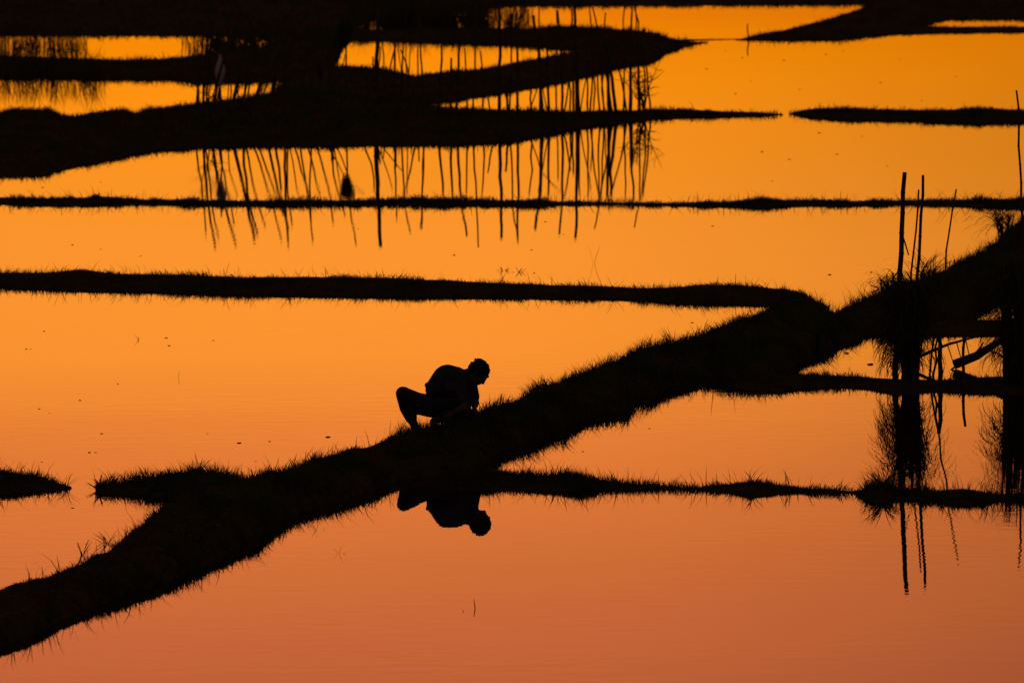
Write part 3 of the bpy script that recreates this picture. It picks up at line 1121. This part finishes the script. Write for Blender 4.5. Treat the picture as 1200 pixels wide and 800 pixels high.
def twig_extra(mb, Q, r0):
    i = int(len(Q) * .72)
    p = Q[i]
    mb.tube([p, p + np.array([.04, 0, -.12]), p + np.array([.085, 0, -.27])], [.012, .010, .008], 5)


stake([(1049.5, 449), (1054.7, 325), (1060, 202)], 3, 449, "tallest and stoutest bamboo post, rising out of the reed clump at right", RG, name="bamboo_post", mirror=False, cat="post", rad=.036, extra=twig_extra)
stake([(1070, 447), (1077, 316), (1083, 205)], 2, 447, "second tallest bamboo post, right of the stoutest one", RG, name="bamboo_post", mirror=False, cat="post", rad=.023)
stake([(1058, 446), (1068.8, 316), (1076.5, 222)], 1, 446, "thin bamboo post between the two tallest posts at right", RG, name="bamboo_post", mirror=False, cat="post", rad=.014)
stake([(1089, 440), (1108.8, 302), (1120, 222)], 1, 440, "slender leaning bamboo post standing apart, right of the reed clump", RG, name="bamboo_post", mirror=False, cat="post", rad=.013)
stake([(1200, 385), (1197, 235), (1193, 106)], 1, 385, "slender tall bamboo post at the right edge, before the thick far bund", None, name="bamboo_post", mirror=False, cat="post", rad=.018)
stake([(876.5, 47), (876, 38), (875.5, 28)], 1, 47, "short lone post standing at the tip of the wedge shaped far bank", None, name="short_post", mirror=False, cat="post", rad=.02)
stake([(1102, 448), (1103, 420), (1101, 388)], 2, 448, "thick broken stub standing in the small pool right of the reed clump", None, name="broken_stake", mirror=False, cat="stake", rad=.032)
stake([(1094, 448), (1097, 420), (1099, 392)], 1, 448, "thin broken stub just left of the thick stub", None, name="broken_stake", mirror=False, cat="stake", rad=.016)
stake([(1129, 446), (1129, 420), (1130, 392)], 1, 446, "thin broken stub behind the fallen log", None, name="broken_stake", mirror=False, cat="stake", rad=.022)


def reed_clump(px, py, R_, H_, nst, nlf, label, lean_az, arch, leafL=(.45, .95)):
    g_ = ground(px, py)
    z = land(g_[0], g_[1])
    root = empty("reed_clump", (g_[0], g_[1], z))
    tag(root, label, "reeds")
    st, lf = MB(), MB()
    for k in range(nst):
        a = RNG.uniform(0, 2 * math.pi)
        hk = RNG.random()
        r = R_ * math.sqrt(RNG.random())
        x, y = r * math.cos(a), r * math.sin(a)
        L = H_ * (.30 + .7 * hk)
        sp = RNG.uniform(.0, .25)
        pts = [np.array([x + math.cos(a) * sp * f * f * .6, y + math.sin(a) * sp * f * f * .6, L * f - .06]) for f in (0, .35, .7, 1)]
        st.tube(pts, [.013, .012, .010, .005], 5)
        for j in range(max(1, nlf // nst)):
            f = RNG.uniform(.08, 1) ** .6
            p = pts[0] * (1 - f) + pts[3] * f
            az = lean_az + RNG.normal() * 1.1 if RNG.random() < .6 else RNG.uniform(0, 2 * math.pi)
            lf.leaf(p, az, RNG.uniform(*leafL), RNG.uniform(.6, 1.45), RNG.uniform(arch * .5, arch * 1.25), RNG.uniform(.008, .016), 8, RNG.normal() * .9)
    o1 = st.build("stalks", M_REED, root)
    o2 = lf.build("leaves", M_REED, root)
    o1['kind'] = 'stuff'
    o2['kind'] = 'stuff'
    return root


reed_clump(1067, 452, .095, 1.36, 70, 1900, "dense upright reed clump around the stoutest post, with drooping leaves", math.pi, 3.0, (.2, .62))
reed_clump(1222, 455, .48, 1.65, 330, 3600, "largest reed clump, filling the right edge", math.pi, 2.8, (.25, .6))
reed_clump(1088, 332, .10, .25, 24, 110, "small tuft of arching reeds on the bank behind the posts", .3, 1.3, (.3, .6))
reed_clump(1046, 338, .20, .16, 24, 150, "low tangle of reeds on the bank left of the stoutest post", math.pi, 3.2, (.2, .38))
reed_clump(1176, 292, .12, .34, 9, 200, "tuft of tall reeds on the high bank at the right edge", math.pi, 1.8, (.35, .7))

lg = empty("fallen_log", ground(1146, 432))
lg.location.z = .0
tag(lg, "dark fallen log propped over the small pool at right", "log")
Y = lg.location.y
mb = MB()
p0, p1, p2 = on_plane(1118, 427, Y), on_plane(1145, 416, Y), on_plane(1176, 398, Y)
base = np.array(lg.location)
mb.tube([p0 - base, p1 - base + np.array([0, .05, -.01]), p2 - base + np.array([0, .12, 0])], [.062, .055, .040], 9)
mb.build("trunk", M_WOOD, lg)
for (x, y), (x2, y2), r in (((1140, 418), (1152, 400), .018), ((1126, 424), (1112, 434), .02), ((1158, 410), (1178, 420), .014)):
    a, b_ = on_plane(x, y, Y) - base, on_plane(x2, y2, Y) - base
    mb = MB()
    mb.tube([a, (a + b_) / 2 + np.array([.02, -.05, .01]), b_ + np.array([0, -.1, 0])], [r, r * .8, r * .5], 6)
    mb.build("branch_stub", M_WOOD, lg)
bl = ground(1108, 428)
Y = bl[1]
root = empty("fallen_branch", bl)
tag(root, "thin bare branch slanting from the reed clump over the small pool", "branch")
mb = MB()
ps = [on_plane(x, y, Y) - bl for x, y in ((1070, 421), (1090, 412), (1112, 403), (1142, 395))]
mb.tube(ps, [.024, .021, .018, .012], 7)
for k in range(5):
    p = ps[1] * (1 - k / 5) + ps[3] * k / 5
    mb.tube([p, p + np.array([.05, -.05, -.10 - .03 * k]), p + np.array([.06, -.1, -.2])], [.008, .006, .004], 5)
mb.build("limb", M_WOOD, root)


# ------------------------------------------------------------------ small plants, weeds and clods in the water
def sprig(px, py, hpx, n, label, group=None, spread=.35, w=.008, cat="weed", name="weed_sprig"):
    g_ = ground(px, py)
    z = land(g_[0], g_[1])
    H_ = hpx / pxm(py)
    mb = MB()
    for k in range(n):
        az = RNG.choice([0, math.pi]) + RNG.normal() * .5
        mb.leaf((RNG.normal() * .01, RNG.normal() * .01, -.03), az, (H_ + .03) * RNG.uniform(.6, 1.05), 1.5 - spread * RNG.uniform(0, 1) * 1.4,
                spread * RNG.uniform(.2, 1.4), w * RNG.uniform(.7, 1.2), 5, RNG.choice([-1, 1]) * RNG.uniform(.7, 1.45))
    o = mb.build(name, M_GRASS)
    o.location = (g_[0], g_[1], max(z, 0))
    tag(o, label, cat, group)
    return o


sprig(557, 712, 16, 1, "single upright weed stem standing alone in the open foreground water", spread=.05, w=.016)
sprig(543, 716, 4, 2, "tiny weed beside the lone upright stem in the foreground", spread=.5)
sprig(398, 648, 13, 3, "bent wiry weed in the water just below the diagonal bund", spread=.7, w=.006)
sprig(372, 621, 14, 4, "thin weed rising from the water under the diagonal bund's front edge", spread=.9, w=.006)
sprig(206, 443, 9, 1, "lone short weed stem in the water behind the person at left", spread=.15)
sprig(163, 398, 9, 2, "small split weed in the water below the straight bund", spread=.4)
sprig(608, 319, 8, 9, "leafy weed standing in the water just behind the straight bund", spread=.8, w=.022)
sprig(591, 317, 8, 8, "smaller leafy weed left of the leafy weed behind the straight bund", spread=.8, w=.018)
sprig(697, 309, 24, 2, "tall faint weed stem in the water behind the straight bund", spread=.2, w=.006)
sprig(836, 456, 42, 3, "tall thin grass stems at the foot of the diagonal bund near the strip", spread=.12, w=.008)
sprig(860, 461, 24, 1, "single fine grass stem just right of the tall thin stems", spread=.1, w=.006)
sprig(79, 573, 24, 9, "wispy grass tuft at the pointed end of the left bund", spread=.6, w=.007, cat="grass tuft", name="grass_tuft")
sprig(18, 566, 20, 9, "grass tuft leaning over the left bund end at the picture edge", spread=.6, w=.007, cat="grass tuft", name="grass_tuft")
sprig(116, 574, 18, 12, "leafy weed at the tip of the short spur", spread=.95, w=.028)
sprig(97, 650, 22, 8, "upright weed tuft on the back edge of the diagonal bund, left one", spread=.5, w=.012)
sprig(127, 636, 24, 10, "dense weed tuft on the back edge of the diagonal bund, right one", spread=.75, w=.014)
sprig(1035, 581, 34, 220, "spiky round grass tuft on the narrow side bund below the reed clump", spread=1.3, w=.012, cat="grass tuft", name="grass_tuft")
sprig(233, 566, 26, 30, "bushy grass tuft at the root of the short spur", spread=.7, w=.010, cat="grass tuft", name="grass_tuft")
sprig(883, 574, 20, 20, "grass tuft on the highest lump of the narrow side bund", spread=.8, w=.008, cat="grass tuft", name="grass_tuft")
PEND = []
for x, y, hpx, n in ((938, 45, 14, 4), (905, 45, 12, 4), (898, 46, 10, 3), (958, 36, 12, 3), (20, 242, 14, 3), (46, 240, 20, 3), (28, 238, 14, 3), (150, 239, 12, 3), (185, 239, 14, 4), (60, 238, 12, 3), (820, 240, 12, 5),
                     (970, 240, 16, 5), (960, 240, 12, 4), (993, 240, 12, 4), (1112, 241, 24, 4), (1125, 241, 22, 5), (1175, 241, 20, 3), (1183, 241, 22, 3),
                     (718, 346, 24, 5), (140, 334, 20, 3), (165, 336, 18, 3), (265, 336, 22, 3), (337, 338, 20, 3), (44, 331, 20, 3), (70, 333, 26, 2)):
    far = "thin far bund" if y > 230 and y < 250 else ("straight bund" if y > 300 else "wedge shaped far bank")
    o = sprig(x, y, hpx, n, "wispy", "wispy grass stems along the bunds", spread=.5, w=.009)
    PEND.append((x, far, o))
single_out([(x, ("tall" if o.dimensions.z > .3 else "small") + " wispy stem on the " + f, o) for x, f, o in PEND],
           lambda x: "at left" if x < 400 else "at right")

CL = [(31, 409, 4), (36, 409, 3), (52, 388, 4), (85, 287, 4), (118, 292, 3), (195, 396, 5), (198, 405, 5), (138, 450, 4), (94, 469, 5), (46, 479, 4), (58, 484, 3), (119, 508, 5),
      (280, 519, 7), (316, 517, 4), (384, 512, 8), (250, 399, 4), (532, 299, 5), (623, 293, 4), (626, 320, 4), (639, 260, 4), (960, 156, 5), (981, 181, 4), (893, 178, 5), (919, 71, 4),
      (1032, 97, 4), (968, 64, 4), (828, 81, 4), (862, 110, 4), (835, 265, 4), (1021, 319, 5), (972, 322, 6), (965, 425, 7), (1020, 427, 11), (992, 414, 8), (761, 502, 4), (683, 529, 4),
      (85, 595, 5), (105, 530, 6), (112, 530, 4), (49, 541, 4), (811, 378, 5), (937, 105, 3), (880, 128, 3), (1080, 118, 3), (1010, 160, 3), (905, 212, 3), (50, 220, 4), (118, 214, 3),
      (988, 60, 3), (870, 68, 4), (850, 60, 3), (880, 95, 3), (1120, 90, 3), (1055, 70, 3), (925, 187, 4), (1040, 195, 3), (420, 268, 3), (443, 272, 3), (660, 275, 3), (165, 300, 3), (300, 540, 3), (243, 508, 3)]
proto = None
PEND = []
for k, (x, y, wpx) in enumerate(CL):
    g_ = ground(x, y)
    sc = .8 * wpx / pxm(y) / 2
    if k % 6 == 0:
        mb = MB()
        mb.blob((0, 0, 0), (1, .8, .5), noise=.28, nu=9, nv=6)
        mb.blob((.6, .2, -.05), (.5, .45, .35), noise=.25, nu=8, nv=5)
        o = mb.build("mud_clod", M_SOIL)
        proto = o
    else:
        o = proto.copy()
        COL.objects.link(o)
    o.location = (g_[0], g_[1], 0)
    o.scale = (sc, sc, sc * .65)
    o.rotation_euler = (0, 0, RNG.uniform(0, 6.28))
    tag(o, "clod", "clod", "mud clods in the water")
    zn = ("beyond the thick far bund" if y < 132 else "just before the thick far bund" if y < 230 else "between thin and straight bunds" if y < 330 else
          "behind the person" if (y < 525 and x < 640) else "in the reed clump pool" if (x > 950 and y < 440) else "beside the diagonal bund")
    PEND.append((x, ("large" if wpx > 5 else "small") + " mud clod", zn, o))
for zn in set(p_[2] for p_ in PEND):
    single_out([(p_[0], p_[1], p_[3]) for p_ in PEND if p_[2] == zn], lambda x: zn + (", left part" if x < 120 else ", centre" if x < 700 else ", right part"))

# ------------------------------------------------------------------ reeds standing in the far water (too many to count)
def reeds(x0, x1, y0, y1, n, hmin, hmax, label, m=M_REED, w=.016, even=False):
    n *= 1 if even else 3
    xs, ys = RNG.uniform(x0, x1, n), RNG.uniform(y0, y1, n)
    keep = RNG.random(n) < (.6 + .4 * vnoise(xs / 5.0, ys / 40.0, 78)) * np.clip((x1 - xs) / 14.0, .0, 1) if even else RNG.random(n) < np.clip((vnoise(xs / 9.0, ys / 4.0, 77) - .25) * 1.3, 0, 1) * np.clip(np.minimum(xs - x0, x1 - xs) / (.25 * (x1 - x0)), .05, 1)
    xs, ys = xs[keep], ys[keep]
    n = len(xs)
    P = np.array([ground(a, b_) for a, b_ in zip(xs, ys)])
    P[:, 2] = -.05
    H = (hmin + (hmax - hmin) * RNG.random(n) ** 1.5) * ((.85 + .3 * vnoise(xs / 6.0, ys / 4.0, 91)) if even else (.5 + vnoise(xs / 6.0, ys / 4.0, 91)))
    return grass_mesh("reeds", P, H, w * RNG.uniform(.6, 1.3, n), .6, label, m)


reeds(395, 632, 16, 33, 5200, .35, .75, "thick reeds standing in the far water left of the top bright strip")
reeds(212, 400, 44, 62, 3200, .25, .6, "thick reeds in the far water behind the pale bag")
reeds(-60, 104, 50, 62, 1250, .32, .6, "thin veil of reeds added to dim the far water at the left edge", even=True, w=.014)  # added veil: evenly spread blades dim the sky mirrored in this water
reeds(-60, 126, 89, 95, 900, .5, .85, "thin veil of tall reeds added to dim the second strip of far water at left", even=True, w=.013)  # taller blades put in so the mirrored glow here comes out half dimmed
reeds(300, 350, 96, 108, 260, .2, .4, "reeds at the narrow end of the far left water")
print("scene ready", len(bpy.data.objects))
